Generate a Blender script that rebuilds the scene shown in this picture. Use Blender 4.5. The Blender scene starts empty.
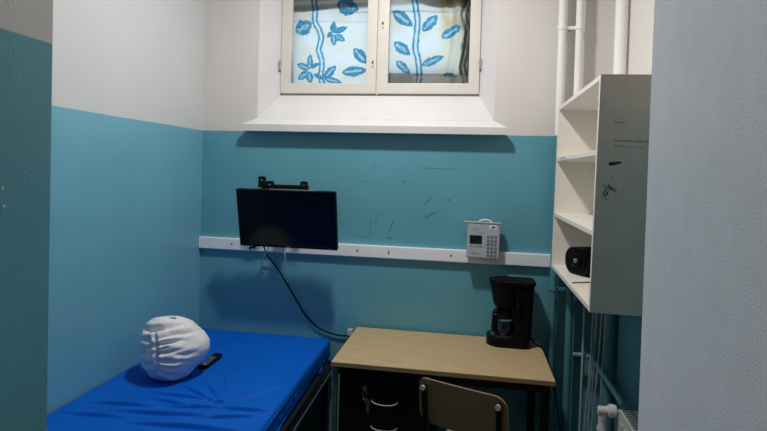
import bpy, bmesh, math, random
from mathutils import Vector, Matrix, noise
random.seed(7)
PI = math.pi
scene = bpy.context.scene
COL = scene.collection
R = math.radians

# ------------------------------------------------------------------ helpers
def lin(c):
    return tuple(((v/255)/12.92 if v/255 <= .04045 else ((v/255+.055)/1.055)**2.4) for v in c)

def new_mat(name):
    m = bpy.data.materials.new(name)
    m.use_nodes = True
    nt = m.node_tree
    b = nt.nodes['Principled BSDF']
    return m, nt, b

def mat(name, rgb, rough=.5, metal=0., spec=.5, noise_amt=.06, scale=30., bump=0., bump_scale=200., stretch=None):
    """simple procedural material: base colour (linear) with a slight noise variation and bump"""
    m, nt, b = new_mat(name)
    N, L = nt.nodes, nt.links
    tc = N.new('ShaderNodeTexCoord')
    mp = N.new('ShaderNodeMapping')
    if stretch: mp.inputs['Scale'].default_value = stretch
    L.new(tc.outputs['Object'], mp.inputs['Vector'])
    nz = N.new('ShaderNodeTexNoise'); nz.inputs['Scale'].default_value = scale
    nz.inputs['Detail'].default_value = 4
    L.new(mp.outputs['Vector'], nz.inputs['Vector'])
    rp = N.new('ShaderNodeValToRGB')
    lo = tuple(max(0, c*(1-noise_amt*2)) for c in rgb); hi = tuple(min(1, c*(1+noise_amt*2)) for c in rgb)
    rp.color_ramp.elements[0].color = (*lo, 1); rp.color_ramp.elements[0].position = .25
    rp.color_ramp.elements[1].color = (*hi, 1); rp.color_ramp.elements[1].position = .75
    L.new(nz.outputs['Fac'], rp.inputs['Fac'])
    L.new(rp.outputs['Color'], b.inputs['Base Color'])
    b.inputs['Roughness'].default_value = rough
    b.inputs['Metallic'].default_value = metal
    b.inputs['Specular IOR Level'].default_value = spec
    if bump:
        n2 = N.new('ShaderNodeTexNoise'); n2.inputs['Scale'].default_value = bump_scale
        n2.inputs['Detail'].default_value = 2
        L.new(tc.outputs['Object'], n2.inputs['Vector'])
        bp = N.new('ShaderNodeBump'); bp.inputs['Strength'].default_value = bump; bp.inputs['Distance'].default_value = .004
        L.new(n2.outputs['Fac'], bp.inputs['Height'])
        L.new(bp.outputs['Normal'], b.inputs['Normal'])
    return m

LINE_Z = 1.934   # height of the paint line
def two_tone(name, low, high, rough_low=.42, rough_high=.6, bump=.12, bump_scale=230.):
    """wall paint: glossy teal dado below the line, off-white above, orange-peel roller texture"""
    m, nt, b = new_mat(name)
    N, L = nt.nodes, nt.links
    g = N.new('ShaderNodeNewGeometry')
    sx = N.new('ShaderNodeSeparateXYZ'); L.new(g.outputs['Position'], sx.inputs[0])
    nz = N.new('ShaderNodeTexNoise'); nz.inputs['Scale'].default_value = 5; L.new(g.outputs['Position'], nz.inputs['Vector'])
    wob = N.new('ShaderNodeMath'); wob.operation = 'MULTIPLY_ADD'
    wob.inputs[1].default_value = .008; wob.inputs[2].default_value = LINE_Z-.004
    L.new(nz.outputs['Fac'], wob.inputs[0])
    cmp_ = N.new('ShaderNodeMath'); cmp_.operation = 'SUBTRACT'
    L.new(sx.outputs['Z'], cmp_.inputs[0]); L.new(wob.outputs[0], cmp_.inputs[1])
    mr = N.new('ShaderNodeMapRange'); mr.inputs['From Min'].default_value = -.0015; mr.inputs['From Max'].default_value = .0015
    L.new(cmp_.outputs[0], mr.inputs['Value'])
    n2 = N.new('ShaderNodeTexNoise'); n2.inputs['Scale'].default_value = 2.2; n2.inputs['Detail'].default_value = 5
    L.new(g.outputs['Position'], n2.inputs['Vector'])
    def ramp(c, a):
        r = N.new('ShaderNodeValToRGB')
        r.color_ramp.elements[0].color = (*[v*(1-a) for v in c], 1); r.color_ramp.elements[0].position = .3
        r.color_ramp.elements[1].color = (*[min(1, v*(1+a)) for v in c], 1); r.color_ramp.elements[1].position = .7
        L.new(n2.outputs['Fac'], r.inputs['Fac']); return r
    lo, hi = ramp(low, .07), ramp(high, .025)
    mx = N.new('ShaderNodeMix'); mx.data_type = 'RGBA'
    L.new(mr.outputs[0], mx.inputs['Factor'])
    L.new(lo.outputs['Color'], mx.inputs['A']); L.new(hi.outputs['Color'], mx.inputs['B'])
    L.new(mx.outputs['Result'], b.inputs['Base Color'])
    rr = N.new('ShaderNodeMapRange'); rr.inputs['To Min'].default_value = rough_low; rr.inputs['To Max'].default_value = rough_high
    L.new(mr.outputs[0], rr.inputs['Value']); L.new(rr.outputs[0], b.inputs['Roughness'])
    n3 = N.new('ShaderNodeTexNoise'); n3.inputs['Scale'].default_value = bump_scale; n3.inputs['Detail'].default_value = 2
    L.new(g.outputs['Position'], n3.inputs['Vector'])
    bp = N.new('ShaderNodeBump'); bp.inputs['Strength'].default_value = bump; bp.inputs['Distance'].default_value = .004
    L.new(n3.outputs['Fac'], bp.inputs['Height']); L.new(bp.outputs['Normal'], b.inputs['Normal'])
    return m

def empty(name, loc=(0, 0, 0), rotz=0., rot=None):
    o = bpy.data.objects.new(name, None); COL.objects.link(o)
    o.empty_display_size = .05
    o.location = loc
    o.rotation_euler = rot if rot else (0, 0, rotz)
    return o

def tag(o, label, cat, group=None):
    o['label'] = label; o['category'] = cat
    if group: o['group'] = group
    return o

def thing(name, label, cat, loc=(0, 0, 0), rotz=0., rot=None, group=None):
    return tag(empty(name, loc, rotz, rot), label, cat, group)

def obj(name, bm, m, parent=None, smooth=False, loc=None, label=None, auto=None):
    """link a bmesh as one object. Geometry is local to `parent` when it has one."""
    bmesh.ops.recalc_face_normals(bm, faces=bm.faces)
    if smooth:
        for f in bm.faces: f.smooth = True
        ang = auto if auto else R(40)
        for e in bm.edges:
            if len(e.link_faces) == 2 and e.calc_face_angle(0) > ang: e.smooth = False
    me = bpy.data.meshes.new(name)
    bm.to_mesh(me); bm.free()
    for mm in (m if isinstance(m, (list, tuple)) else [m]): me.materials.append(mm)
    o = bpy.data.objects.new(name, me); COL.objects.link(o)
    if parent: o.parent = parent
    if loc: o.location = loc
    if smooth and len(me.polygons) < 1200:
        wn = o.modifiers.new('weighted_normal', 'WEIGHTED_NORMAL'); wn.keep_sharp = True
    if label: o['label'] = label
    return o

def struct(o):
    o['kind'] = 'structure'; return o

def box(bm, lo, hi, bev=0., seg=2, mi=0):
    n0 = len(bm.faces)
    vs = [bm.verts.new((x, y, z)) for x in (lo[0], hi[0]) for y in (lo[1], hi[1]) for z in (lo[2], hi[2])]
    F = [(0, 1, 3, 2), (4, 6, 7, 5), (0, 4, 5, 1), (2, 3, 7, 6), (0, 2, 6, 4), (1, 5, 7, 3)]
    fs = [bm.faces.new([vs[i] for i in f]) for f in F]
    for f in fs: f.material_index = mi
    if bev:
        es = list({e for f in fs for e in f.edges})
        bmesh.ops.bevel(bm, geom=es, offset=bev, segments=seg, affect='EDGES', profile=.5)
    return bm

def B(*boxes):
    bm = bmesh.new()
    for b in boxes: box(bm, *b)
    return bm

def prism(bm, poly, axis, a, b):
    """extrude a 2-D polygon along axis. axis 'x': poly=(y,z); 'y': (x,z); 'z': (x,y)"""
    def p3(p, t):
        return {'x': (t, p[0], p[1]), 'y': (p[0], t, p[1]), 'z': (p[0], p[1], t)}[axis]
    v0 = [bm.verts.new(p3(p, a)) for p in poly]; v1 = [bm.verts.new(p3(p, b)) for p in poly]
    bm.faces.new(v0); bm.faces.new(v1[::-1])
    n = len(poly)
    for i in range(n):
        bm.faces.new([v0[i], v0[(i+1) % n], v1[(i+1) % n], v1[i]])
    return bm

def catmull(pts, n=8):
    P = [Vector(p) for p in pts]
    P = [P[0]*2-P[1]] + P + [P[-1]*2-P[-2]]
    out = []
    for i in range(1, len(P)-2):
        for k in range(n):
            t = k/n
            a, b, c, d = P[i-1], P[i], P[i+1], P[i+2]
            out.append(.5*((2*b)+(c-a)*t+(2*a-5*b+4*c-d)*t*t+(3*b-a-3*c+d)*t**3))
    out.append(P[-2]); return out

def tube(bm, pts, r, seg=12, caps=True):
    pts = [Vector(p) for p in pts]
    rr = r if isinstance(r, (list, tuple)) else [r]*len(pts)
    rings = []
    t0 = (pts[1]-pts[0]).normalized()
    nrm = t0.orthogonal().normalized()
    for i, p in enumerate(pts):
        a = pts[max(i-1, 0)]; b = pts[min(i+1, len(pts)-1)]
        t = (b-a).normalized()
        nrm = (nrm - t*nrm.dot(t)).normalized()
        bn = t.cross(nrm)
        rings.append([bm.verts.new(p+(nrm*math.cos(2*PI*k/seg)+bn*math.sin(2*PI*k/seg))*rr[i]) for k in range(seg)])
    for i in range(len(rings)-1):
        for k in range(seg):
            bm.faces.new([rings[i][k], rings[i][(k+1) % seg], rings[i+1][(k+1) % seg], rings[i+1][k]])
    if caps:
        bm.faces.new(rings[0][::-1]); bm.faces.new(rings[-1])
    return bm

def T(pts, r, seg=12):
    return tube(bmesh.new(), pts, r, seg)

def lathe(bm, prof, c=(0, 0, 0), seg=32, axis='z', sx=1., sy=1.):
    rings = []
    for r, h in prof:
        ring = []
        for k in range(seg):
            a = 2*PI*k/seg
            u, v = r*math.cos(a)*sx, r*math.sin(a)*sy
            p = {'z': (u, v, h), 'x': (h, u, v), 'y': (u, h, v)}[axis]
            ring.append(bm.verts.new(Vector(p)+Vector(c)))
        rings.append(ring)
    for i in range(len(rings)-1):
        for k in range(seg):
            bm.faces.new([rings[i][k], rings[i][(k+1) % seg], rings[i+1][(k+1) % seg], rings[i+1][k]])
    if prof[0][0] > 1e-5: bm.faces.new(rings[0])
    if prof[-1][0] > 1e-5: bm.faces.new(rings[-1][::-1])
    bmesh.ops.remove_doubles(bm, verts=bm.verts, dist=1e-6)
    return bm

def cyl(bm, a, b, r, seg=16):
    return tube(bm, [a, b], r, seg)

def rounded_poly(x0, z0, x1, z1, rad, n=6):
    if not isinstance(rad, (list, tuple)): rad = [rad]*4
    out = []
    for (cx, cz, a0, r) in ((x1-rad[0], z1-rad[0], 0, rad[0]), (x0+rad[1], z1-rad[1], 90, rad[1]),
                            (x0+rad[2], z0+rad[2], 180, rad[2]), (x1-rad[3], z0+rad[3], 270, rad[3])):
        for k in range(n+1):
            a = R(a0+90*k/n); out.append((cx+r*math.cos(a), cz+r*math.sin(a)))
    return out

def bevel_all(bm, off, seg=2, ang=30):
    es = [e for e in bm.edges if len(e.link_faces) == 2 and e.calc_face_angle(0) > R(ang)]
    bmesh.ops.bevel(bm, geom=es, offset=off, segments=seg, affect='EDGES', profile=.5)
    return bm

# ------------------------------------------------------------------ materials
TEAL = (.122, .375, .468); WHITE = (.72, .695, .67)
M = {}
M['wall'] = two_tone('wall_paint', TEAL, WHITE)
M['wall_left'] = two_tone('wall_paint_left_lit', (.155, .425, .55), (.61, .63, .65), rough_low=.38)  # same paint with the window light and sheen put into its colour
M['dark_wall'] = mat('bounce_cut_wall', (.075, .058, .04), .6, noise_amt=.05)  # unseen walls, tone kept dark to cut bounced light
M['reveal'] = mat('white_reveal_paint', (.70, .70, .715), .5, noise_amt=.02, scale=6, bump=.1, bump_scale=60)
M['ceil'] = mat('ceiling_paint', (.45, .44, .42), .8, noise_amt=.02)
M['floor'] = mat('floor_linoleum', (.06, .056, .05), .5, noise_amt=.15, scale=40)
M['frame'] = mat('cream_window_paint', (.74, .705, .645), .4, noise_amt=.02, scale=8)
M['outer'] = mat('outer_shade_wood', (.10, .11, .09), .6, noise_amt=.25, scale=14)
M['rail'] = mat('white_trunking_plastic', (.90, .92, .96), .4, noise_amt=.02)
M['black'] = mat('black_plastic', (.005, .005, .006), .38, spec=.10, noise_amt=.05)
M['black_metal'] = mat('black_steel', (.008, .008, .009), .42, spec=.15, noise_amt=.1)
M['blackmatte'] = mat('matt_black_plastic', (.006, .006, .0065), .6, spec=.12, noise_amt=.05)
M['screen'] = mat('tv_screen_glass', (.003, .003, .005), .14, noise_amt=.0, spec=.2)
M['screwhead'] = mat('screw_head', (.62, .60, .58), .4, noise_amt=.03)
M['chrome'] = mat('worn_chrome', (.17, .17, .18), .45, metal=1., noise_amt=.05)
M['steel'] = mat('brushed_steel', (.55, .55, .56), .3, metal=1., noise_amt=.05)
M['greysteel'] = mat('grey_steel_leg', (.17, .20, .215), .4, noise_amt=.05)
M['wood'] = mat('oak_laminate', (.54, .395, .215), .45, noise_amt=.09, scale=9, stretch=(1.2, 14, 14))
M['woodedge'] = mat('oak_edge_band', (.30, .215, .12), .5, noise_amt=.1, scale=12, stretch=(1, 10, 10))
M['plywood'] = mat('brown_plywood', (.26, .18, .10), .42, noise_amt=.07, scale=6, stretch=(12, 2, 1.5))
M['seat'] = mat('seat_plywood', (.42, .26, .13), .42, noise_amt=.12, scale=6, stretch=(12, 2, 2))
M['vinyl'] = mat('blue_vinyl', (.001, .115, .58), .55, spec=.14, noise_amt=.04, scale=5, bump=.08, bump_scale=90)
M['leg_steel'] = mat('dark_grey_leg', (.07, .09, .10), .45, noise_amt=.05)
M['bedframe'] = mat('dark_bed_steel', (.007, .011, .018), .45, noise_amt=.1)
M['cloth'] = mat('grey_white_cotton', (.78, .775, .80), .9, noise_amt=.03, scale=40, bump=.15, bump_scale=260)
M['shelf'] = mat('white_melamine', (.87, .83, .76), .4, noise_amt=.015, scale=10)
M['shelf_shaded'] = mat('shaded_melamine', (.68, .61, .52), .45, noise_amt=.03, scale=12)  # same melamine, darkened and warmed to stand for the end panel's shade
M['door'] = mat('grey_door_paint', (.82, .86, .91), .45, noise_amt=.02, scale=20, bump=.16, bump_scale=400)
M['pipe'] = two_tone('pipe_paint', (.085, .27, .32), (.90, .89, .88), bump=.05)
M['pipe_teal'] = mat('teal_pipe_paint', (.10, .28, .32), .4, noise_amt=.06)
M['radiator'] = mat('radiator_enamel', (.62, .63, .58), .4, noise_amt=.03)
M['valve'] = mat('white_valve_plastic', (.66, .65, .66), .4, noise_amt=.03)
M['cable'] = mat('white_cable', (.50, .54, .56), .5, noise_amt=.03)
M['cable_grey'] = mat('grey_cable', (.36, .47, .50), .5, noise_amt=.03)
M['panel'] = mat('grey_phone_metal', (.44, .475, .53), .4, noise_amt=.03)
M['button'] = mat('phone_button', (.22, .24, .28), .5, noise_amt=.03)
M['lcd'] = mat('dark_display', (.01, .012, .016), .3, noise_amt=.0)
M['ink'] = mat('black_ink', (.018, .018, .02), .7, noise_amt=.1)
M['ink_faint'] = mat('faded_ink', (.28, .275, .265), .7, noise_amt=.1)
M['ink_mid'] = mat('grey_ink', (.13, .13, .125), .7, noise_amt=.1)
M['scuff'] = mat('scuff_dark', (.06, .20, .25), .6, noise_amt=.2)
M['scuff_pale'] = mat('paint_chip', (.55, .6, .6), .7, noise_amt=.1)
M['label_white'] = mat('white_sticker', (.85, .85, .85), .5, noise_amt=.01)

def glass(name, tint=(1, 1, 1), refl=.7):
    m, nt, b = new_mat(name); N, L = nt.nodes, nt.links
    N.remove(b); out = N['Material Output']
    tr = N.new('ShaderNodeBsdfTransparent'); tr.inputs[0].default_value = (*tint, 1)
    gl = N.new('ShaderNodeBsdfGlossy'); gl.inputs['Roughness'].default_value = .02
    fr = N.new('ShaderNodeFresnel'); fr.inputs[0].default_value = 1.45
    mu = N.new('ShaderNodeMath'); mu.operation = 'MULTIPLY'; mu.inputs[1].default_value = refl
    L.new(fr.outputs[0], mu.inputs[0])
    mx = N.new('ShaderNodeMixShader'); L.new(mu.outputs[0], mx.inputs[0])
    L.new(tr.outputs[0], mx.inputs[1]); L.new(gl.outputs[0], mx.inputs[2])
    L.new(mx.outputs[0], out.inputs['Surface'])
    return m
M['glass'] = glass('window_glass', (.96, .98, .98))
M['carafe'] = glass('carafe_glass', (.72, .76, .78), 1.)

def curtain_mat():
    m, nt, b = new_mat('printed_cotton'); N, L = nt.nodes, nt.links
    N.remove(b); out = N['Material Output']
    at = N.new('ShaderNodeAttribute'); at.attribute_name = 'print'
    nz = N.new('ShaderNodeTexNoise'); nz.inputs['Scale'].default_value = 90
    tc = N.new('ShaderNodeTexCoord'); L.new(tc.outputs['Object'], nz.inputs['Vector'])
    mr = N.new('ShaderNodeMapRange'); mr.inputs['To Min'].default_value = .92; mr.inputs['To Max'].default_value = 1.04
    L.new(nz.outputs['Fac'], mr.inputs['Value'])
    vm = N.new('ShaderNodeVectorMath'); vm.operation = 'SCALE'
    L.new(at.outputs['Color'], vm.inputs[0]); L.new(mr.outputs[0], vm.inputs['Scale'])
    d = N.new('ShaderNodeBsdfDiffuse'); t = N.new('ShaderNodeBsdfTranslucent')
    L.new(vm.outputs[0], d.inputs[0]); L.new(vm.outputs[0], t.inputs[0])
    mx = N.new('ShaderNodeMixShader'); mx.inputs[0].default_value = .80
    L.new(d.outputs[0], mx.inputs[1]); L.new(t.outputs[0], mx.inputs[2])
    L.new(mx.outputs[0], out.inputs['Surface'])
    return m
M['curtain'] = curtain_mat()
M['blocking_hem'] = mat('opaque_blocking_cloth', (.12, .105, .08), .9, noise_amt=.1)  # opaque layer that stops daylight coming through the cloth

# ------------------------------------------------------------------ the room (x right, y towards the window wall, z up)
XR = 2.50; YN = -2.27; CEIL = 3.55; YE = -4.3
OX0, OX1, OZ0, OZ1 = .37, 1.845, 2.00, 3.30      # opening in the back wall
wall_back = struct(obj('wall_back', B(((-.15, 0, 0), (OX0, .42, CEIL)), ((OX1, 0, 0), (XR+.15, .42, CEIL)),
        ((OX0, 0, 0), (OX1, .42, OZ0)), ((OX0, 0, OZ1), (OX1, .42, CEIL))), M['wall']))
struct(obj('wall_left', B(((-.15, YN, 0), (0, 0, CEIL))), M['wall_left']))
struct(obj('wall_right', B(((XR, YN, 0), (XR+.15, 0, CEIL))), M['wall']))
struct(obj('wall_front_left', B(((-.15, YN-.12, 0), (.78, YN, CEIL))), M['dark_wall']))
struct(obj('wall_front_right', B(((2.07, YN-.12, 0), (XR+.15, YN, CEIL))), M['dark_wall']))
wall_passage = struct(obj('wall_passage_left', B(((.78, YE, 0), (.90, YN, CEIL))), M['wall']))
struct(obj('wall_passage_right', B(((2.07, YE, 0), (2.20, YN-.12, CEIL))), M['dark_wall']))
struct(obj('wall_passage_end', B(((.78, YE-.12, 0), (2.20, YE, CEIL))), M['dark_wall']))
struct(obj('floor', B(((-.15, YE-.12, -.1), (XR+.15, .42, 0))), M['floor']))
struct(obj('ceiling', B(((-.15, YE-.12, CEIL), (XR+.15, .42, CEIL+.1))), M['ceil']))

# splayed window reveal
bm = bmesh.new()
prism(bm, [(OX0, 0), (.466, .145), (.466, .42), (OX0, .42)], 'z', OZ0, OZ1)
prism(bm, [(OX1, 0), (1.757, .145), (1.757, .42), (OX1, .42)], 'z', OZ0, OZ1)
prism(bm, [(0, 2.018), (.145, 2.183), (.42, 2.183), (.42, OZ0-.005), (0, OZ0-.005)], 'x', OX0, OX1)
prism(bm, [(0, OZ1), (.145, 3.14), (.42, 3.14), (.42, OZ1)], 'x', OX0, OX1)
struct(obj('trim_1', bm, M['reveal']))
# moulded sill on the wall face: bevelled top, tapered ends
bm = bmesh.new()
f = [(.302, -.070, 1.932), (1.921, -.070, 1.932), (1.921, -.070, 1.974), (.302, -.070, 1.974)]
k = [(.300, .0, 1.934), (1.915, .0, 1.934), (1.853, .0, 2.016), (.362, .0, 2.016)]
vf = [bm.verts.new(p) for p in f]; vk = [bm.verts.new(p) for p in k]
bm.faces.new(vf); bm.faces.new(vk[::-1])
for i in range(4): bm.faces.new([vf[i], vf[(i+1) % 4], vk[(i+1) % 4], vk[i]])
bevel_all(bm, .003, 2)
struct(obj('trim_2', bm, M['reveal'], smooth=True))

# ------------------------------------------------------------------ window
window = struct(empty('window_1', (1.11, .15, 2.183)))
wl = Vector((1.11, .15, 2.183))
def loc_bm(bm, o):
    bmesh.ops.translate(bm, verts=bm.verts, vec=-Vector(o)); return bm
WT = 3.14
obj('casing', loc_bm(B(((.466, .16, 2.183), (.486, .23, WT)), ((1.737, .16, 2.183), (1.757, .23, WT)),
                       ((.486, .16, 2.183), (1.737, .23, 2.197)), ((.486, .16, WT-.02), (1.737, .23, WT))), wl), M['frame'], window)
def frame_bm(x0, x1, z0, z1, y0, y1, w, wb, bev=.004):
    bm = bmesh.new()
    box(bm, (x0, y0, z0), (x0+w, y1, z1), bev); box(bm, (x1-w, y0, z0), (x1, y1, z1), bev)
    box(bm, (x0+w-.004, y0+.001, z0), (x1-w+.004, y1-.001, z0+wb), bev); box(bm, (x0+w-.004, y0+.001, z1-w), (x1-w+.004, y1-.001, z1), bev)
    return bm
for (x0, x1, hx, lx, lz) in ((.468, 1.106, .464, 1.084, 2.397), (1.116, 1.755, 1.760, 1.142, 2.643)):
    sash = obj('sash', loc_bm(frame_bm(x0, x1, 2.196, WT-.005, .132, .175, .066, .067), wl), M['frame'], window, smooth=True)
    obj('pane', loc_bm(B(((x0+.06, .150, 2.256), (x1-.06, .154, WT-.065))), wl), M['glass'], sash)
    bm = bmesh.new(); cyl(bm, (hx, .126, 2.345), (hx, .126, 2.40), .009, 12); cyl(bm, (hx, .126, 2.40), (hx, .126, 2.412), .005, 10)
    obj('hinge', loc_bm(bm, wl), M['steel'], sash, smooth=True)
    bm = bmesh.new(); box(bm, (lx-.007, .124, lz-.030), (lx+.007, .133, lz+.030), .002)
    cyl(bm, (lx, .127, lz+.006), (lx, .108, lz+.006), .006, 12)
    obj('latch', loc_bm(bm, wl), M['frame'], sash, smooth=True)
    obj('keyhole', loc_bm(B(((lx-.004, .1215, lz-.012), (lx+.004, .1255, lz+.001), .0015)), wl), M['black'], sash)
obj('mullion_gap', loc_bm(B(((1.1065, .150, 2.19), (1.1155, .178, WT-.02))), wl), M['frame'], window)
# outer casements (dark, added behind the cloth to shade it): the right one has a solid bottom board
OW = (.285, .32)
bm = bmesh.new()
for (x0, x1, wb, zt, wl_, wr) in ((.466, 1.10, .03, 2.79, .05, .03), (1.10, 1.757, .165, 2.83, .035, .075)):
    box(bm, (x0, OW[0], 2.183), (x1, OW[1], 2.183+wb)); box(bm, (x0, OW[0], zt), (x1, OW[1], WT))
    box(bm, (x0, OW[0], 2.183+wb), (x0+wl_, OW[1], zt)); box(bm, (x1-wr, OW[0], 2.183+wb), (x1, OW[1], zt))
obj('outer_shade_frame', loc_bm(bm, wl), M['outer'], window, label='dark outer frame added behind the cloth to shade it')

# ------------------------------------------------------------------ curtain: printed cloth between the panes
LEAF = (.085, .33, .52); DEEP = (.045, .21, .38); GROUND = (.80, .86, .90); CREAM = (.80, .78, .68); TAN_SHADE = (.62, .44, .24); OLIVE_SHADE = (.16, .22, .20)
def px(x, z):
    q = 290 + (x-.497+(z-2.234)*.026)/1.203*180
    s = .00672+(.00636-.00672)*(q-290)/180
    return q, 90-(z-2.236)/s
def seg_d(p, a, b):
    ax, ay = a; bx, by = b
    dx, dy = bx-ax, by-ay
    t = max(0, min(1, ((p[0]-ax)*dx+(p[1]-ay)*dy)/(dx*dx+dy*dy)))
    return math.hypot(p[0]-ax-t*dx, p[1]-ay-t*dy), t
S1 = lambda l: [(285+u/8.52, v/8.52) for u, v in l]
S2 = lambda l: [(285+u/8.52, 40+v/8.52) for u, v in l]
S3 = lambda l: [(385+u/8.52, v/8.52) for u, v in l]
S4 = lambda l: [(385+u/8.52, 40+v/8.52) for u, v in l]
stemL = S1([(268, -400), (250, -150), (262, 0), (265, 120), (262, 190), (300, 250), (325, 320), (300, 420)]) + S2([(300, 90), (330, 180), (330, 230), (318, 300), (335, 380)])
stemR = S3([(270, -500), (300, -200), (268, 0), (295, 180), (285, 300), (275, 420)]) + S4([(300, 170), (310, 300), (290, 450)])
leaves = [  # base, tip, half width (px), kind
    (S1([(100, 280), (235, 190)]), 7.5), (S1([(425, 285), (430, 180)]), 3.2), (S1([(430, 280), (545, 225)]), 3.0), (S1([(440, 300), (525, 345)]), 3.6),
    (S1([(425, 290), (435, 390)]), 3.4), (S1([(410, 270), (378, 325)]), 2.2), (S1([(460, 40), (640, 70)]), 9),
    (S2([(215, 250), (225, 120)]), 3.4), (S2([(215, 250), (105, 205)]), 3.6), (S2([(210, 270), (110, 335)]), 4), (S2([(215, 270), (225, 370)]), 4), (S2([(220, 240), (310, 200)]), 2.4),
    (S2([(350, 325), (450, 220)]), 4.0), (S2([(350, 330), (500, 365)]), 3.4), (S2([(500, 275), (720, 255)]), 5.2), (S2([(600, 70), (720, 200)]), 5.5), (S2([(345, 335), (250, 290)]), 2.2),
    (S3([(85, 95), (255, 225)]), 7), (S3([(335, 265), (455, 125)]), 6.5), (S3([(490, 320), (650, 215)]), 6.2),
    (S4([(95, 15), (235, 130)]), 6.4), (S4([(325, 215), (510, 135)]), 5.2), (S4([(115, 180), (235, 290)]), 5.0), (S4([(500, 295), (625, 305)]), 3.0),
    ([(330, -22), (312, -8)], 5), ([(352, -30), (362, -8)], 6), ([(408, -35), (395, -12)], 5), ([(432, -30), (450, -14)], 5), ([(310, -45), (330, -35)], 5),
]
foldR = S3([(640, -300), (690, 0), (650, 120), (690, 260), (670, 420)]) + S4([(640, 220), (670, 370), (700, 450)])
def lerp3(a, b, t): return tuple(a[i]+(b[i]-a[i])*t for i in range(3))
def cloth_colour(x, z):
    p = px(x, z)
    nzv = noise.noise(Vector((p[0]*.06, p[1]*.06, 0)))
    c = lerp3(GROUND, CREAM, max(0, min(1, .30+1.3*nzv+(.25 if p[0] < 325 else 0))))
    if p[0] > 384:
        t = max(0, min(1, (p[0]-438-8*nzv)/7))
        c = lerp3(c, lerp3(CREAM, TAN_SHADE, max(0, min(1, .42+(20-p[1])/45+1.0*nzv))), t)  # tan stands for the weaker backlight through doubled cloth
        # dark stripes: fold shade put into the colour of the gathered right edge
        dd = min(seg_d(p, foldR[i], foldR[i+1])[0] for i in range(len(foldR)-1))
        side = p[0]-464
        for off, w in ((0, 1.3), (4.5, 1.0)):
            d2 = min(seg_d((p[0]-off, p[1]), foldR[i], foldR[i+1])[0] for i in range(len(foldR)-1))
            if d2 < w: c = OLIVE_SHADE
        if p[0] > 461 and noise.noise(Vector((p[0]*.9, p[1]*.08, 2))) > .05: c = lerp3(c, OLIVE_SHADE, .65)
    for st in (stemL, stemR):
        if abs(p[0]-st[0][0]) > 45: continue
        d = min(seg_d(p, st[i], st[i+1])[0] for i in range(len(st)-1))
        d += .7*noise.noise(Vector((p[0]*.3, p[1]*.3, 9)))
        if 1.2 < d < 3.1: c = LEAF if nzv > -.25 else lerp3(LEAF, DEEP, .5)
        elif d <= 1.2: c = (.66, .80, .88)
    for (a, b), w in leaves:
        if abs(p[0]-(a[0]+b[0])/2) > 26 or abs(p[1]-(a[1]+b[1])/2) > 26: continue
        d, t = seg_d(p, a, b)
        ww = (.92 if a[0] > 380 else 1.12)*w*math.sin(PI*min(1, max(0, t)))**.7*(1-.25*t)*(1+.28*noise.noise(Vector((p[0]*.45, p[1]*.45, 3))))
        if d < ww and 0 < t < 1:
            c = LEAF
            if w > 3.3 and abs(d/w-.10-.25*noise.noise(Vector((p[0]*.2, p[1]*.2, 1)))) < .11 and .12 < t < .78: c = (.42, .64, .76)
            elif noise.noise(Vector((p[0]*.35, p[1]*.35, 7))) > .12: c = lerp3(LEAF, DEEP, .6)
    return c
X0, X1, Z0, Z1 = .478, 1.745, 2.188, 3.12
NX, NZ = 430, 310
bm = bmesh.new(); cols = []
grid = []
def cloth_y(x, z):
    q = px(x, z)
    y = .245 + .008*math.sin(x*9+z*2) + .005*math.sin(x*23-z*5)
    if x > 1.5: y += .016*math.sin((x-1.5)*70+3*math.sin(z*4))*min(1, (x-1.5)/.08)
    # the horizontal turned-up hem crease in the left half
    if x < 1.1: y += .008*math.exp(-((q[1]-22.5)/1.6)**2)
    if q[1] < 12: y += .014*math.sin((q[1]-12)*.5+x*4)
    return y
for j in range(NZ+1):
    row = []
    for i in range(NX+1):
        x = X0+(X1-X0)*i/NX; z = Z0+(Z1-Z0)*j/NZ
        row.append(bm.verts.new((x, cloth_y(x, z), z)))
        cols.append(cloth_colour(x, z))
    grid.append(row)
for j in range(NZ):
    for i in range(NX):
        bm.faces.new([grid[j][i], grid[j][i+1], grid[j+1][i+1], grid[j+1][i]])
cur = obj('curtain', bm, M['curtain'], smooth=True)
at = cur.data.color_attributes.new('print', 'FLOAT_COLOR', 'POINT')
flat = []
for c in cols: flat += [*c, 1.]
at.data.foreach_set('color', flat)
tag(cur, 'white cotton curtain printed with blue leaves and stems, hung behind the window panes', 'curtain')
# opaque strips added behind the cloth to block backlight, along its doubled edges
bm = bmesh.new(); c2 = []
def strip(path_lo, path_hi, n, m_, off):
    g = []
    for j in range(m_+1):
        r_ = []
        for i in range(n+1):
            a = Vector(path_lo(i/n)); b = Vector(path_hi(i/n)); p = a.lerp(b, j/m_)
            r_.append(bm.verts.new((p.x, cloth_y(p.x, p.z)+off+.0015*math.sin(i*.7), p.z))); c2.append((.52, .47, .40))
        g.append(r_)
    for j in range(m_):
        for i in range(n): bm.faces.new([g[j][i], g[j][i+1], g[j+1][i+1], g[j+1][i]])
strip(lambda t: (.485+.61*t, 0, 2.748+.062*t), lambda t: (.485+.61*t, 0, 3.1), 40, 40, .005)
strip(lambda t: (1.14+.59*t, 0, 2.85-.13*t+.015*math.sin(t*9)), lambda t: (1.14+.59*t, 0, 3.1), 40, 40, .012)
strip(lambda t: (1.12+.61*t, 0, 2.192), lambda t: (1.12+.61*t, 0, 2.352-.014*t), 60, 12, .005)  # added strip that darkens the foot of the right pane
strip(lambda t: (1.645-.02*math.sin(t*5)+.02*t, 0, 2.2+.85*t), lambda t: (1.735, 0, 2.2+.85*t), 40, 6, .02)
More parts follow.
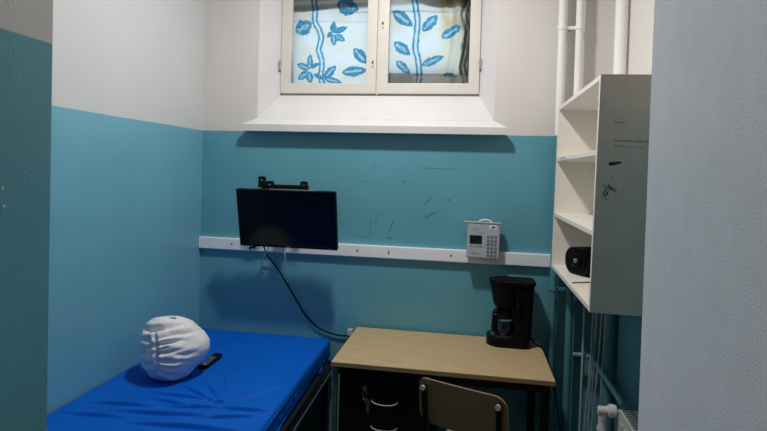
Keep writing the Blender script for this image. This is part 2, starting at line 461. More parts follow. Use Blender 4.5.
strip(lambda t: (.484, 0, 2.2+.6*t), lambda t: (.522-.012*t, 0, 2.2+.6*t), 20, 3, .012)
fold = obj('blocking_folds', bm, M['blocking_hem'], cur, smooth=True, label='doubled-over edges of the cloth, with opaque strips added to block backlight')

# ------------------------------------------------------------------ scuffs on the walls (paint marks with their own shape)
def stroke(bm, pts, w, origin, ux, uy, nrm, th=.0008):
    """a thin painted stroke on a plane through origin with axes ux, uy"""
    P = [Vector(origin)+Vector(ux)*p[0]+Vector(uy)*p[1] for p in pts]
    n = Vector(nrm)
    for i in range(len(P)-1):
        d = (P[i+1]-P[i]).normalized(); s = d.cross(n)*w/2
        vs = [P[i]-s, P[i]+s, P[i+1]+s, P[i+1]-s]
        lo = [bm.verts.new(v) for v in vs]; hi = [bm.verts.new(v+n*th) for v in vs]
        bm.faces.new(hi); bm.faces.new(lo[::-1])
        for k_ in range(4): bm.faces.new([lo[k_], lo[(k_+1) % 4], hi[(k_+1) % 4], hi[k_]])
    return bm
XZ = ((0, 0, 0), (1, 0, 0), (0, 0, 1), (0, -1, 0))
for pts, w, mm in (([(1.452, 1.508), (1.470, 1.532), (1.490, 1.556)], .007, 'scuff'), ([(1.455, 1.455), (1.462, 1.430), (1.475, 1.440), (1.50, 1.455), (1.522, 1.462)], .006, 'scuff'),
                   ([(1.585, 1.540), (1.61, 1.542)], .008, 'scuff'), ([(1.15, 1.36), (1.165, 1.44), (1.20, 1.45)], .003, 'scuff'), ([(1.12, 1.40), (1.125, 1.30)], .003, 'scuff'),
                   ([(1.24, 1.33), (1.262, 1.40)], .004, 'scuff'), ([(1.225, 1.298), (1.27, 1.295)], .006, 'scuff'), ([(1.05, 1.295), (1.10, 1.292)], .003, 'scuff'),
                   ([(1.13, 1.75), (1.145, 1.70)], .003, 'scuff'), ([(1.31, 1.65), (1.325, 1.635)], .006, 'scuff'), ([(1.35, 1.65), (1.36, 1.64)], .004, 'scuff'),
                   ([(1.45, 1.73), (1.62, 1.725)], .0025, 'scuff'), ([(1.05, 1.64), (1.12, 1.63)], .0025, 'scuff')):
    struct(obj('scuff_mark', stroke(bmesh.new(), pts, w, *XZ), M[mm], wall_back))
for y, z in ((-2.379, 1.649), (-2.3755, 1.617)):
    struct(obj('paint_chip', stroke(bmesh.new(), [(y-.003, z), (y+.003, z+.003)], .005, (.90, 0, 0), (0, 1, 0), (0, 0, 1), (1, 0, 0)), M['scuff_pale'], wall_passage))

# ------------------------------------------------------------------ cable trunking along the back wall
tr = thing('cable_trunking', 'long white plastic cable trunking rail running across the teal back wall', 'trunking', (1.1, 0, 1.21))
o0 = Vector((1.1, 0, 1.21))
obj('channel', loc_bm(B(((.002, -.026, 1.172), (2.27, -.0005, 1.2465), .002)), o0), M['rail'], tr, smooth=True)
obj('cover_strip', loc_bm(B(((.002, -.0285, 1.176), (2.270, -.0255, 1.2425), .001)), o0), M['rail'], tr, smooth=True)
for x, z in ((.229, 1.214), (1.05, 1.212), (1.62, 1.212)):
    bm = bmesh.new(); cyl(bm, (x, -.0285, z), (x, -.031, z), .006, 12)
    obj('screw', loc_bm(bm, o0), M['greysteel'], tr, smooth=True)
obj('burn_mark', loc_bm(stroke(bmesh.new(), [(1.243, 1.198), (1.246, 1.215), (1.244, 1.222)], .006, (0, -.029, 0), (1, 0, 0), (0, 0, 1), (0, -1, 0)), o0), M['ink'], tr)

# ------------------------------------------------------------------ television on a wall bracket
tilt = math.atan2(.08, .346)
tv = thing('television', 'black flat-screen television tilted forward above the trunking rail', 'television', (.668, -.235, 1.405), rot=(tilt, 0, 0))
W2, H2 = .300, .1755
obj('casing', B(((-W2, -.006, -H2), (W2, .022, H2), .005), ((-.22, .018, -.13), (.22, .045, .10), .01)), M['black'], tv, smooth=True)
obj('bezel', frame_bm(-W2, W2, -H2, H2, -.012, -.005, .009, .014, .002), M['blackmatte'], tv, smooth=True)
obj('screen', B(((-W2+.008, -.009, -H2+.013), (W2-.008, -.0055, H2-.008))), M['screen'], tv)
obj('brand_plate', B(((-.012, -.0132, -H2+.004), (.012, -.0115, -H2+.009))), M['button'], tv)
obj('status_light', B(((W2-.05, -.0132, -H2+.004), (W2-.044, -.0115, -H2+.008))), M['steel'], tv)
obj('top_vent', B(((-.10, .004, H2-.001), (.18, .016, H2+.002))), M['greysteel'], tv)
# bracket
bk = thing('television_bracket', 'black steel wall bracket whose hooks and bar show above the television', 'bracket', (.60, 0, 1.5))
o0 = Vector((.60, 0, 1.5))
obj('wall_plate', loc_bm(B(((.50, -.012, 1.36), (.72, -.0005, 1.60), .002)), o0), M['black_metal'], bk, smooth=True)
obj('arm', loc_bm(B(((.615, -.175, 1.44), (.665, -.011, 1.50), .004)), o0), M['black_metal'], bk, smooth=True)
obj('cross_bar', loc_bm(B(((.485, -.195, 1.578), (.778, -.174, 1.603), .002), ((.62, -.194, 1.44), (.66, -.175, 1.59))), o0), M['black_metal'], bk, smooth=True)
for x0, x1, zt in ((.478, .518, 1.652), (.526, .570, 1.626), (.738, .778, 1.630)):
    bm = bmesh.new()
    prism(bm, rounded_poly(x0, 1.585, x1, zt, [.012, .012, .001, .001]), 'y', -.220, -.196)
    h = obj('hook', loc_bm(bm, o0), M['black_metal'], bk)
    bm = bmesh.new(); cyl(bm, ((x0+x1)/2+.003, -.2195, zt-.022), ((x0+x1)/2+.003, -.226, zt-.022), .006, 12)
    obj('bolt', loc_bm(bm, o0), M['steel'], h, smooth=True)

# cables of the television
def cable(name, label, pts, r, m, n=8, seg=8, group=None):
    return tag(obj(name, T(catmull(pts, n), r, seg), m, smooth=True), label, 'cable', group)
c = cable('power_cord', 'black power cord sagging from below the television to behind the desk',
      [(.475, -.145, 1.25), (.468, -.07, 1.20), (.470, -.045, 1.165), (.520, -.022, 1.091), (.575, -.016, 1.01), (.622, -.014, .939), (.672, -.014, .862), (.724, -.014, .788), (.79, -.014, .725), (.857, -.014, .693), (.93, -.014, .677), (.985, -.014, .675), (1.015, -.016, .69)], .0048, M['black'])
obj('plug', B(((1.000, -.035, .682), (1.035, -.002, .722), .006)), M['cable'], c, smooth=True, label='white plug')
cable('antenna_cable', 'pale thin cable loop hanging below the left half of the television', [(.50, -.14, 1.25), (.492, -.07, 1.20), (.462, -.060, 1.15), (.440, -.05, 1.10), (.446, -.05, 1.085)], .0035, M['cable_grey'])
cable('signal_cable', 'pale thin cable hanging straight down below the middle of the television', [(.575, -.10, 1.255), (.582, -.05, 1.20), (.592, -.050, 1.165), (.598, -.045, 1.11), (.592, -.042, 1.065)], .0035, M['cable_grey'])
bm = bmesh.new(); tube(bm, catmull([(.352, -.034, 1.186), (.362, -.040, 1.197), (.385, -.040, 1.199), (.392, -.035, 1.208)], 6), .006, 10)
tag(obj('cable_clip', bm, M['black'], smooth=True), 'small black cable clip stuck on the trunking below the television corner', 'clip')

# ------------------------------------------------------------------ wall telephone / intercom panel
ph = thing('intercom_panel', 'grey wall telephone panel with dark display and keypad over the trunking', 'intercom', (1.806, -.06, 1.319), rot=(R(-3), R(.6), 0))
ph.scale = (1.10, 1.0, 1.06)
obj('mount', B(((-.05, .02, -.06), (.05, .052, .06), .003)), M['panel'], ph, smooth=True)
obj('housing', B(((-.086, -.024, -.098), (.084, .022, .094), .004)), M['panel'], ph, smooth=True)
obj('top_lip', B(((-.106, -.030, .090), (.088, .018, .099), .002)), M['panel'], ph, smooth=True)
obj('faceplate', B(((-.083, -.027, -.095), (.081, -.0235, .088), .001)), M['panel'], ph, smooth=True)
obj('display', B(((-.072, -.0295, -.022), (-.008, -.0265, .024), .001)), M['lcd'], ph, label='black display window')
for zz in (-.034,):
    for xx in (-.062, -.044, -.026, -.012):
        obj('soft_key', B(((xx-.005, -.0305, zz-.003), (xx+.005, -.0265, zz+.003), .001)), M['button'], ph)
for r_ in range(6):
    for c_ in range(3):
        x = .024+.019*c_; z = -.078+.020*r_
        obj('key', B(((x-.0065, -.0315, z-.006), (x+.0065, -.0265, z+.006), .0015)), M['button'], ph)
obj('number_label', B(((.030, -.0285, .060), (.066, -.0265, .082), .0005)), M['label_white'], ph)
obj('logo', stroke(bmesh.new(), [(.040, .066), (.048, .076), (.058, .070)], .008, (0, -.0285, 0), (1, 0, 0), (0, 0, 1), (0, -1, 0)), M['ink'], ph)
bm = bmesh.new()
for i in range(4):
    for j in range(3): box(bm, (-.058+.009*i, -.0285, .050+.008*j), (-.054+.009*i, -.0265, .053+.008*j))
obj('speaker_grille', bm, M['button'], ph)
obj('print_line', B(((-.060, -.0280, -.077), (-.020, -.0268, -.073))), M['button'], ph)
obj('print_line', B(((-.022, -.028, .036), (.002, -.0268, .040))), M['button'], ph)
obj('handle_loop', T(catmull([(-.028, .005, .094), (-.020, .004, .104), (-.004, .003, .110), (.016, .003, .110), (.036, .004, .104), (.046, .005, .094)], 6), .0035, 8), M['label_white'], ph, smooth=True, label='white wire loop')

# ------------------------------------------------------------------ bed and mattress
def soft_box(lo, hi, rad, cuts, fn=None, warp=None):
    bm = bmesh.new()
    lo, hi = Vector(lo), Vector(hi)
    nx, ny, nz = cuts
    def grid2(fix, val, n1, n2):
        ax = [i for i in range(3) if i != fix]
        g = []
        for i in range(n1+1):
            row = []
            for j in range(n2+1):
                p = [0, 0, 0]; p[fix] = val
                p[ax[0]] = lo[ax[0]]+(hi[ax[0]]-lo[ax[0]])*(warp(i/n1) if warp and ax[0] == 1 else i/n1)
                p[ax[1]] = lo[ax[1]]+(hi[ax[1]]-lo[ax[1]])*(warp(j/n2) if warp and ax[1] == 1 else j/n2)
                row.append(bm.verts.new(p))
            g.append(row)
        for i in range(n1):
            for j in range(n2): bm.faces.new([g[i][j], g[i+1][j], g[i+1][j+1], g[i][j+1]])
    for v in (lo, hi):
        grid2(0, v.x, ny, nz); grid2(1, v.y, nx, nz); grid2(2, v.z, nx, ny)
    bmesh.ops.remove_doubles(bm, verts=bm.verts, dist=1e-5)
    for v in bm.verts:
        q = Vector([min(max(v.co[i], lo[i]+rad), hi[i]-rad) for i in range(3)])
        d = v.co-q
        if d.length > rad: v.co = q+d.normalized()*rad
        if fn: v.co = fn(v.co.copy())
    return bm

BZ = .652
def ridge(x, y, a, b, w, h):
    d, t = seg_d((x, y), a, b)
    return h*math.exp(-(d/w)**2)*math.sin(PI*min(1, max(0, t*.9+.05)))
def mat_warp(t):      # denser rows where the cover is creased (y -1.3 .. -.75)
    a, b = .356, .63
    return t/.15*a if t < .15 else (a+(t-.15)/.7*(b-a) if t < .85 else b+(t-.85)/.15*(1-b))
wr = [((.10, -1.13), (.40, -1.10), .006, .011), ((.24, -1.18), (.68, -1.13), .007, .013), ((.42, -1.10), (.68, -1.04), .006, .011), ((.26, -.98), (.62, -.985), .006, .010),
      ((.58, -1.17), (.86, -1.08), .006, .012), ((.62, -1.06), (.90, -1.03), .007, .012), ((.36, -.86), (.61, -1.0), .007, .010), ((.44, -.78), (.63, -.99), .008, .008),
      ((.605, -1.015), (.655, -.985), .008, .016), ((.06, -1.24), (.35, -1.22), .008, .010), ((.35, -1.26), (.85, -1.22), .008, .014), ((.46, -.60), (.64, -.94), .010, .007),
      ((.25, -.05), (.62, -.04), .010, .004), ((.1, -1.4), (.85, -1.35), .015, .012), ((.45, -.22), (.74, -.70), .012, .004), ((.68, -.98), (.84, -.78), .008, .007), ((.30, -1.03), (.56, -1.07), .006, .009)]
def mat_fn(p):
    if p.z > BZ-.03:
        k_ = 1.
        h = -.004*math.sin(p.x*5)*0
        for a, b, w, hh in wr: h += ridge(p.x, p.y, a, b, w, hh)-.75*ridge(p.x, p.y+1.7*w, a, b, w, hh)
        p.z += h + .0025*noise.noise(Vector((p.x*6, p.y*6, 0)))
    else:
        p.x += .004*noise.noise(Vector((p.y*9, p.z*14, 3)))
    # right-hand edge is a little skewed and bulges
    p.x *= 1+(-p.y)*.030
    return p
mt = tag(obj('mattress', soft_box((.006, -2.02, .535), (.893, -.006, BZ), .022, (210, 300, 10), mat_fn, mat_warp), M['vinyl'], smooth=True, auto=R(80)),
         'blue vinyl covered mattress on the bed along the left wall', 'mattress')
obj('piping', T([(.889, -.04, .628), (.905, -.6, .628), (.925, -1.2, .628), (.945, -2.0, .628)], .004, 8), M['vinyl'], mt, smooth=True)
obj('piping', T([(.889, -.04, .552), (.905, -.6, .552), (.925, -1.2, .552), (.945, -2.0, .552)], .004, 8), M['vinyl'], mt, smooth=True)
obj('zip_pull', B(((.914, -.76, .590), (.921, -.745, .604), .002)), M['steel'], mt)
for y in (-.10, -.30, -.98):
    obj('tie_strap', T(catmull([(.899-y*.02, y, .60), (.912-y*.02, y+.01, .575), (.905-y*.02, y-.02, .55)], 4), .004, 6), M['vinyl'], mt, smooth=True)
bd = thing('bed_frame', 'dark steel bed frame under the blue mattress', 'bed', (.45, -1.0, 0))
o0 = Vector((.45, -1.0, 0))
obj('slat_base', loc_bm(B(((.03, -1.98, .505), (.88, -.06, .532))), o0), M['bedframe'], bd)
bm = bmesh.new(); prism(bm, [(.885, -.04), (.915, -.04), (.965, -2.02), (.935, -2.02)], 'z', .455, .53); 
obj('side_rail', loc_bm(bevel_all(bm, .003), o0), M['bedframe'], bd, smooth=True)
bm = bmesh.new(); prism(bm, [(.916, -.05), (.922, -.05), (.972, -2.0), (.966, -2.0)], 'z', .462, .472)
obj('edge_strip', loc_bm(bm, o0), M['leg_steel'], bd)
obj('side_rail', loc_bm(B(((.02, -2.02, .455), (.05, -.04, .53), .003)), o0), M['bedframe'], bd, smooth=True)
for x, y in ((.04, -.07), (.885, -.07), (.04, -1.97), (.93, -1.97)):
    obj('leg', loc_bm(B(((x-.022, y-.022, 0), (x+.022, y+.022, .457), .003)), o0), M['bedframe'], bd, smooth=True)
obj('end_rail', loc_bm(B(((.05, -.07, .455), (.885, -.04, .505), .003)), o0), M['bedframe'], bd, smooth=True)
obj('end_rail', loc_bm(B(((.05, -2.02, .455), (.935, -1.99, .505), .003)), o0), M['bedframe'], bd, smooth=True)
# folded pillow
PC = Vector((.290, -.768, .787))
view = Vector((.42, -.85, .30)).normalized()           # the pleated fold faces the room
rt = Vector((0, 0, 1)).cross(-view).normalized()*-1
if rt.x < 0: rt = -rt
upv = rt.cross(-view).normalized()
if upv.z < 0: upv = -upv
bm = bmesh.new()
NU, NV = 220, 150
rows = []
def bump(t, w): return math.exp(-(t/w)**2)
CREASES = [([(-.78, .55), (-.46, .50), (-.1, .60), (.42, .70)], .050, .013), ([(-.62, .06), (-.42, .13), (.0, .17), (.35, .26)], .045, .013),
    ([(-.46, -.12), (-.1, -.08), (.38, -.03)], .045, .011), ([(-.40, -.30), (-.05, -.34), (.45, -.40)], .045, .010),
    ([(-.46, .42), (-.42, .10), (-.40, -.25), (-.38, -.56)], .040, .010), ([(-.95, -.30), (-.70, -.42), (-.45, -.36)], .05, .006),
    ([(-.38, -.54), (-.1, -.72), (.16, -.84)], .045, .010), ([(-.9, .30), (-.66, .26), (-.46, .14)], .045, .006),
    ([(-.15, .38), (.25, .40), (.60, .48)], .055, .006), ([(.0, -.18), (.4, -.20), (.75, -.12)], .06, .006), ([(-.80, -.60), (-.58, -.66), (-.36, -.62)], .05, .006),
    ([(-.42, .24), (-.15, .32), (.1, .38)], .035, .008), ([(-.40, -.02), (-.2, .03), (.1, .05)], .03, .007), ([(-.40, -.42), (-.15, -.52), (.2, -.58)], .035, .008)]
def pillow_r(d):
    a, b_, f_ = d.dot(rt), d.dot(upv), d.dot(view)
    # rounded body, squarer at the upper left, flattened at the upper right
    th_ = math.degrees(math.atan2(b_, a)) % 360
    prof = [1.03, .91, .99, 1.14, 1.0, 1.02, .99, .88, 1.03]
    k0 = int(th_//45); t0 = th_/45-k0; t0 = t0*t0*(3-2*t0)
    pr = prof[k0]*(1-t0)+prof[k0+1]*t0
    r_ = .161*(1+(pr-1)*math.hypot(a, b_))
    front = min(1, max(0, f_+.30)*2.2)
    for pts_, w_, h_ in CREASES:
        best, tt = 9., 0.
        n_ = len(pts_)-1
        for q in range(n_):
            dd, t = seg_d((a, b_), pts_[q], pts_[q+1])
            if dd < best: best, tt = dd, (q+t)/n_
        if best < w_*6:
            e = min(1, tt*5+.25)*min(1, (1-tt)*2.2+.05)
            r_ += front*h_*e*(-bump(best, w_)+.75*bump(best-2.1*w_, 1.5*w_))
    # rolled lip with a hollow below it at the upper left
    r_ -= .085*bump(a+.50, .13)*bump(b_-.52-.25*(a+.55)+.5*(a+.5)**2, .042)*front
    r_ += .010*bump(a+.40, .40)*bump(b_-.74, .12)*front
    r_ += .007*noise.noise(d*1.9)+.0022*noise.noise(Vector((a*2.5+b_, b_*9-a*3, 1)))
    return r_
for j in range(NV+1):
    th = PI*j/NV
    row = []
    for i in range(NU):
        p_ = 2*PI*i/NU
        d = Vector((math.sin(th)*math.cos(p_), math.sin(th)*math.sin(p_), math.cos(th)))
        p = PC+d*pillow_r(d)
        if p.z < BZ+.012: p.z = BZ+.012+(p.z-BZ-.012)*.10
        row.append(bm.verts.new(p))
    rows.append(row)
for j in range(NV):
    for i in range(NU):
        bm.faces.new([rows[j][i], rows[j][(i+1) % NU], rows[j+1][(i+1) % NU], rows[j+1][i]])
bmesh.ops.remove_doubles(bm, verts=bm.verts, dist=1e-5)
pil = tag(obj('pillow', bm, M['cloth'], smooth=True, auto=R(100)), 'grey-white pillow folded into a pleated bundle on the blue mattress', 'pillow')
ct = (-.08*rt+.86*upv+.5*view).normalized(); cp = PC+ct*(pillow_r(ct)+.0008)
obj('care_tag', loc_bm(B(((cp.x-.016, cp.y-.003, cp.z-.004), (cp.x+.016, cp.y+.006, cp.z+.004), .001)), (0, 0, 0)), M['button'], pil)

# remote control
rc = thing('remote_control', 'black remote control lying on the blue mattress beside the pillow', 'remote', (.384, -.580, BZ+.004), rotz=R(2))
obj('body', B(((-.024, -.10, 0), (.024, .10, .018), .006)), M['black'], rc, smooth=True)
for i in range(5):
    for j in range(3):
        obj('button', B(((-.0175+.013*j, -.066+.022*i, .017), (-.0085+.013*j, -.056+.022*i, .0195), .001)), M['button'], rc)
obj('print_mark', B(((-.014, -.078, .0175), (.012, -.073, .0185))), M['label_white'], rc)

# ------------------------------------------------------------------ desk
DX0, DX1, DY0, DY1, DZ = 1.060, 2.145, -.636, -.022, .74
dk = thing('desk', 'oak-topped desk with black steel drawers standing below the window', 'desk', (1.6, -.33, 0))
o0 = Vector((1.6, -.33, 0))
top = obj('tabletop', loc_bm(B(((DX0, DY0, DZ-.022), (DX1, DY1, DZ), .0025)), o0), M['wood'], dk, smooth=True)
obj('edge_band', loc_bm(B(((DX0, DY0-.0025, DZ-.022), (DX1, DY0-.0002, DZ-.0012))), o0), M['woodedge'], top)
obj('apron', loc_bm(B(((DX0+.025, DY0+.03, DZ-.07), (DX1-.02, DY0+.05, DZ-.0225)), ((DX0+.025, DY1-.05, DZ-.07), (DX1-.02, DY1-.03, DZ-.0225)),
                      ((DX1-.05, DY0+.05, DZ-.07), (DX1-.03, DY1-.05, DZ-.0225))), o0), M['black_metal'], dk)
ped = obj('pedestal', loc_bm(B(((1.095, -.59, .06), (1.575, -.06, .716), .003)), o0), M['black_metal'], dk, smooth=True)
for x, z in ((1.118, .672), (1.245, .69)):
    bm = bmesh.new(); cyl(bm, (x, -.589, z), (x, -.594, z), .006, 10)
    obj('screw', loc_bm(bm, o0), M['greysteel'], ped, smooth=True)
for i, (z0, z1, hz) in enumerate(((.508, .640, .552), (.372, .504, .424), (.075, .368, .29))):
    dr = obj('drawer', loc_bm(B(((1.102, -.610, z0), (1.568, -.588, z1), .004)), o0), M['black_metal'], dk, smooth=True)
    hp = [(1.268, -.609, hz+.006), (1.272, -.628, hz+.004), (1.29, -.637, hz-.004), (1.335, -.640, hz-.008), (1.38, -.637, hz-.004), (1.398, -.628, hz+.004), (1.402, -.609, hz+.006)]
    obj('handle', loc_bm(T(catmull(hp, 5), .0055, 10), o0), M['chrome'], dr, smooth=True, label='curved chrome handle')
    if i == 0:
        bm = bmesh.new(); cyl(bm, (1.23, -.609, .614), (1.23, -.618, .614), .012, 16)
        obj('lock', loc_bm(bm, o0), M['steel'], dr, smooth=True)
obj('leg', loc_bm(B(((1.066, -.625, 0), (1.090, -.595, .716), .003)), o0), M['leg_steel'], dk, smooth=True, label='grey steel leg')
obj('leg', loc_bm(B(((1.066, -.09, 0), (1.090, -.06, .716), .003)), o0), M['leg_steel'], dk, smooth=True, label='grey steel leg')
obj('leg', loc_bm(B(((2.085, -.615, 0), (2.125, -.585, .716), .003)), o0), M['black_metal'], dk, smooth=True)
obj('leg', loc_bm(B(((2.085, -.09, 0), (2.125, -.06, .716), .003)), o0), M['black_metal'], dk, smooth=True)
obj('foot_rail', loc_bm(B(((2.092, -.59, .10), (2.118, -.08, .14), .003)), o0), M['black_metal'], dk, smooth=True)
kr = thing('key_ring', 'bunch of keys hanging from the lock of the top drawer', 'keys', (1.232, -.622, .606))
bm = bmesh.new(); tube(bm, catmull([(.002, -.002, .006), (.012, -.003, -.012), (.010, -.004, -.036), (.004, -.004, -.05), (-.006, -.003, -.03), (-.004, -.002, -.008), (.002, -.002, .006)], 6), .0016, 6)
obj('ring', bm, M['steel'], kr, smooth=True)
for dx, dz in ((.014, -.05), (.022, -.062)):
    bm = bmesh.new(); prism(bm, rounded_poly(dx-.009, dz-.012, dx+.009, dz+.012, .006), 'y', -.006, -.003); box(bm, (dx-.003, -.006, dz-.052), (dx+.004, -.003, dz-.010))
    obj('key', bm, M['steel'], kr)

# ------------------------------------------------------------------ coffee maker
cm = thing('coffee_maker', 'black drip coffee maker with glass carafe on the desk\'s back corner', 'coffee maker', (1.974, -.118, DZ))
bm = bmesh.new(); prism(bm, rounded_poly(-.136, -.088, .098, .080, [.03, .080, .080, .03], 8), 'z', .0, .052); bevel_all(bm, .008, 3)
obj('base', bm, M['black'], cm, smooth=True)
bm = bmesh.new(); lathe(bm, [(.070, .051), (.070, .056), (.060, .0575), (.001, .0575)], (-.042, -.004, 0))
obj('hotplate', bm, M['steel'], cm, smooth=True)
bm = bmesh.new(); prism(bm, rounded_poly(.018, -.078, .104, .078, [.025, .012, .012, .025], 6), 'z', .05, .352); bevel_all(bm, .004, 2)
for v in bm.verts:
    t = (v.co.z-.04)/.31; v.co.x += .014*t*(1 if v.co.x > .06 else 0)
obj('reservoir', bm, M['black'], cm, smooth=True)
obj('level_window', B(((.044, -.0805, .10), (.054, -.0775, .30), .001)), M['screen'], cm)
bm = bmesh.new(); lathe(bm, [(.048, .212), (.060, .216), (.070, .240), (.090, .345), (.092, .358), (.001, .358)], (-.034, -.002, 0), 40)
obj('filter_basket', bm, M['black'], cm, smooth=True)
bm = bmesh.new(); prism(bm, rounded_poly(-.130, -.090, .124, .086, [.03, .085, .085, .03], 10), 'z', .352, .368); bevel_all(bm, .006, 3)
obj('lid', bm, M['blackmatte'], cm, smooth=True)
obj('lid_ridge', B(((-.06, -.05, .366), (.07, .05, .374), .004)), M['blackmatte'], cm, smooth=True)
cc = (-.042, -.004, 0)
cf = bmesh.new(); lathe(cf, [(.001, .0585), (.050, .0585), (.060, .070), (.062, .095), (.056, .135), (.047, .172), (.045, .182), (.043, .182), (.045, .172), (.054, .135), (.060, .095), (.058, .072), (.048, .061), (.001, .061)], cc, 36)
carafe = obj('carafe', cf, M['carafe'], cm, smooth=True)
bm = bmesh.new(); lathe(bm, [(.046, .178), (.050, .182), (.050, .198), (.03, .207), (.001, .208)], cc, 32)
obj('carafe_lid', bm, M['black'], carafe, smooth=True)
bm = bmesh.new(); lathe(bm, [(.0555, .140), (.0562, .141), (.0540, .150), (.0535, .149)], cc, 32)
obj('carafe_band', bm, M['greysteel'], carafe, smooth=True)
bm = bmesh.new()
hp = catmull([(-.070, -.040, .196), (-.086, -.056, .197), (-.092, -.064, .182), (-.094, -.066, .14), (-.096, -.068, .092), (-.082, -.054, .084)], 5)
tube(bm, hp, [.012]*6+[.0165]*(len(hp)-12)+[.012]*6, 12)
obj('carafe_handle', bm, M['black'], carafe, smooth=True)
bm = bmesh.new(); cyl(bm, (-.092, -.078, .184), (-.092, -.083, .184), .005, 10)
obj('rivet', bm, M['steel'], carafe)
obj('switch', B(((.075, -.0835, .010), (.098, -.0775, .030), .002)), M['blackmatte'], cm)
cable('power_cord', 'black power cord running from the coffee maker over the right desk edge',
      [(2.088, -.09, .775), (2.105, -.10, .755), (2.122, -.125, .746), (2.140, -.165, .746), (2.152, -.26, .738), (2.155, -.40, .725), (2.158, -.50, .68), (2.165, -.56, .60), (2.18, -.60, .50), (2.20, -.58, .35), (2.23, -.50, .15), (2.26, -.40, .02), (2.30, -.3, .006)], .0038, M['black'])

# ------------------------------------------------------------------ chair
ch = thing('school_chair', 'brown plywood chair with black tube frame pulled up to the desk', 'chair', (1.803, -.790, 0), rotz=R(-22))
# backrest: rounded plywood shell, slightly curved and leaning back
bm = bmesh.new()
poly = rounded_poly(-.196, .628, .196, .824, [.055, .030, .05, .05], 8)
NXp = 24
def bshape(x, z, t): return Vector((x, -.215-.10*(z-.58)+.16*(x*x)-t, z))
import itertools
# triangulated outline filled with a grid: take columns across x
def zlims(x):
    zs = []
    n = len(poly)
    for i in range(n):
        a, b = poly[i], poly[(i+1) % n]
        if (a[0]-x)*(b[0]-x) <= 0 and abs(a[0]-b[0]) > 1e-9:
            zs.append(a[1]+(b[1]-a[1])*(x-a[0])/(b[0]-a[0]))
    return min(zs), max(zs)
xs = [-.196+.392*(.5-.5*math.cos(PI*i/NXp)) for i in range(NXp+1)]
xs[0] += 1e-4; xs[-1] -= 1e-4
for t0, flip in ((0, False), (.010, True)):
    pass
fr_, bk_ = [], []
for x in xs:
    z0, z1 = zlims(x)
    cf_, cb_ = [], []
    for j in range(9):
        z = z0+(z1-z0)*j/8
        cf_.append(bm.verts.new(bshape(x, z, 0))); cb_.append(bm.verts.new(bshape(x, z, .011)))
    fr_.append(cf_); bk_.append(cb_)
for i in range(NXp):
    for j in range(8):
        bm.faces.new([fr_[i][j], fr_[i+1][j], fr_[i+1][j+1], fr_[i][j+1]])
        bm.faces.new([bk_[i][j], bk_[i][j+1], bk_[i+1][j+1], bk_[i+1][j]])
    bm.faces.new([fr_[i][0], bk_[i][0], bk_[i+1][0], fr_[i+1][0]]); bm.faces.new([fr_[i][8], fr_[i+1][8], bk_[i+1][8], bk_[i][8]])
for j in range(8):
    bm.faces.new([fr_[0][j], fr_[0][j+1], bk_[0][j+1], bk_[0][j]]); bm.faces.new([fr_[-1][j], bk_[-1][j], bk_[-1][j+1], fr_[-1][j+1]])
obj('backrest', bm, M['plywood'], ch, smooth=True)
bm = soft_box((-.20, -.185, .436), (.20, .205, .450), .005, (16, 16, 2), lambda p: Vector((p.x, p.y, p.z-.02*max(0, (p.y-.12)/.08)**2+.012*(abs(p.x)/.2)**2)))
obj('seat', bm, M['seat'], ch, smooth=True)
def byo(z): return -.215-.10*(z-.58)-.011-.011+.16*.16**2
for s in (-1, 1):
    up = obj('back_upright', T([(s*.166, byo(.800), .800), (s*.164, byo(.70), .70), (s*.160, byo(.60), .60), (s*.162, -.235, .50), (s*.165, -.215, .44)], .0115, 12), M['black_metal'], ch, smooth=True)
    for z in (.790,):
        bm = bmesh.new(); cyl(bm, (s*.165, byo(z)-.009, z), (s*.165, byo(z)-.017, z), .0115, 16)
        obj('screw', bm, M['screwhead'], up, smooth=True, label='round steel screw head')
    lr = obj('leg', T([(s*.165, -.215, .44), (s*.175, -.225, .25), (s*.185, -.255, .012)], .0115, 12), M['black_metal'], ch, smooth=True)
    bm = bmesh.new(); cyl(bm, (s*.185, -.255, 0), (s*.185, -.254, .03), .014, 12); obj('foot_cap', bm, M['blackmatte'], lr, smooth=True)
    lf = obj('leg', T([(s*.165, .16, .43), (s*.180, .18, .25), (s*.190, .20, .012)], .0115, 12), M['black_metal'], ch, smooth=True)
    bm = bmesh.new(); cyl(bm, (s*.190, .20, 0), (s*.190, .199, .03), .014, 12); obj('foot_cap', bm, M['blackmatte'], lf, smooth=True)
    obj('seat_rail', T([(s*.165, -.215, .428), (s*.165, .16, .424)], .0105, 12), M['black_metal'], ch, smooth=True)
obj('cross_rail', T([(-.165, .10, .424), (.165, .10, .424)], .009, 10), M['black_metal'], ch, smooth=True)
obj('cross_rail', T([(-.165, -.12, .424), (.165, -.12, .424)], .009, 10), M['black_metal'], ch, smooth=True)

# ------------------------------------------------------------------ wall shelf on the right
SX, SY0, SY1, SZ0, SZ1, SB = 2.180, -.145, -1.120, 1.192, 2.084, 2.420
sh = thing('wall_shelf', 'tall white open bookshelf hung on the right wall above the radiator pipes', 'shelf', (2.34, -.63, SZ0), rot=(0, R(.6), 0))
o0 = Vector((2.34, -.63, SZ0))
t_ = .020
obj('edge_band', loc_bm(B(((SX-.001, SY1, SZ0), (SX, SY1+t_, SZ1))), o0), M['shelf'], sh, label='white front edge')
e1 = obj('end_panel', loc_bm(B(((SX, SY1, SZ0), (SB, SY1+t_, SZ1), .0006)), o0), M['shelf_shaded'], sh, label='panel facing the door, marked with ink')
obj('end_panel', loc_bm(B(((SX, SY0-t_, SZ0), (SB, SY0, SZ1), .0012)), o0), M['shelf'], sh)
obj('back_panel', loc_bm(B(((SB-.008, SY1+t_, SZ0), (SB-.001, SY0-t_, SZ1))), o0), M['shelf'], sh)
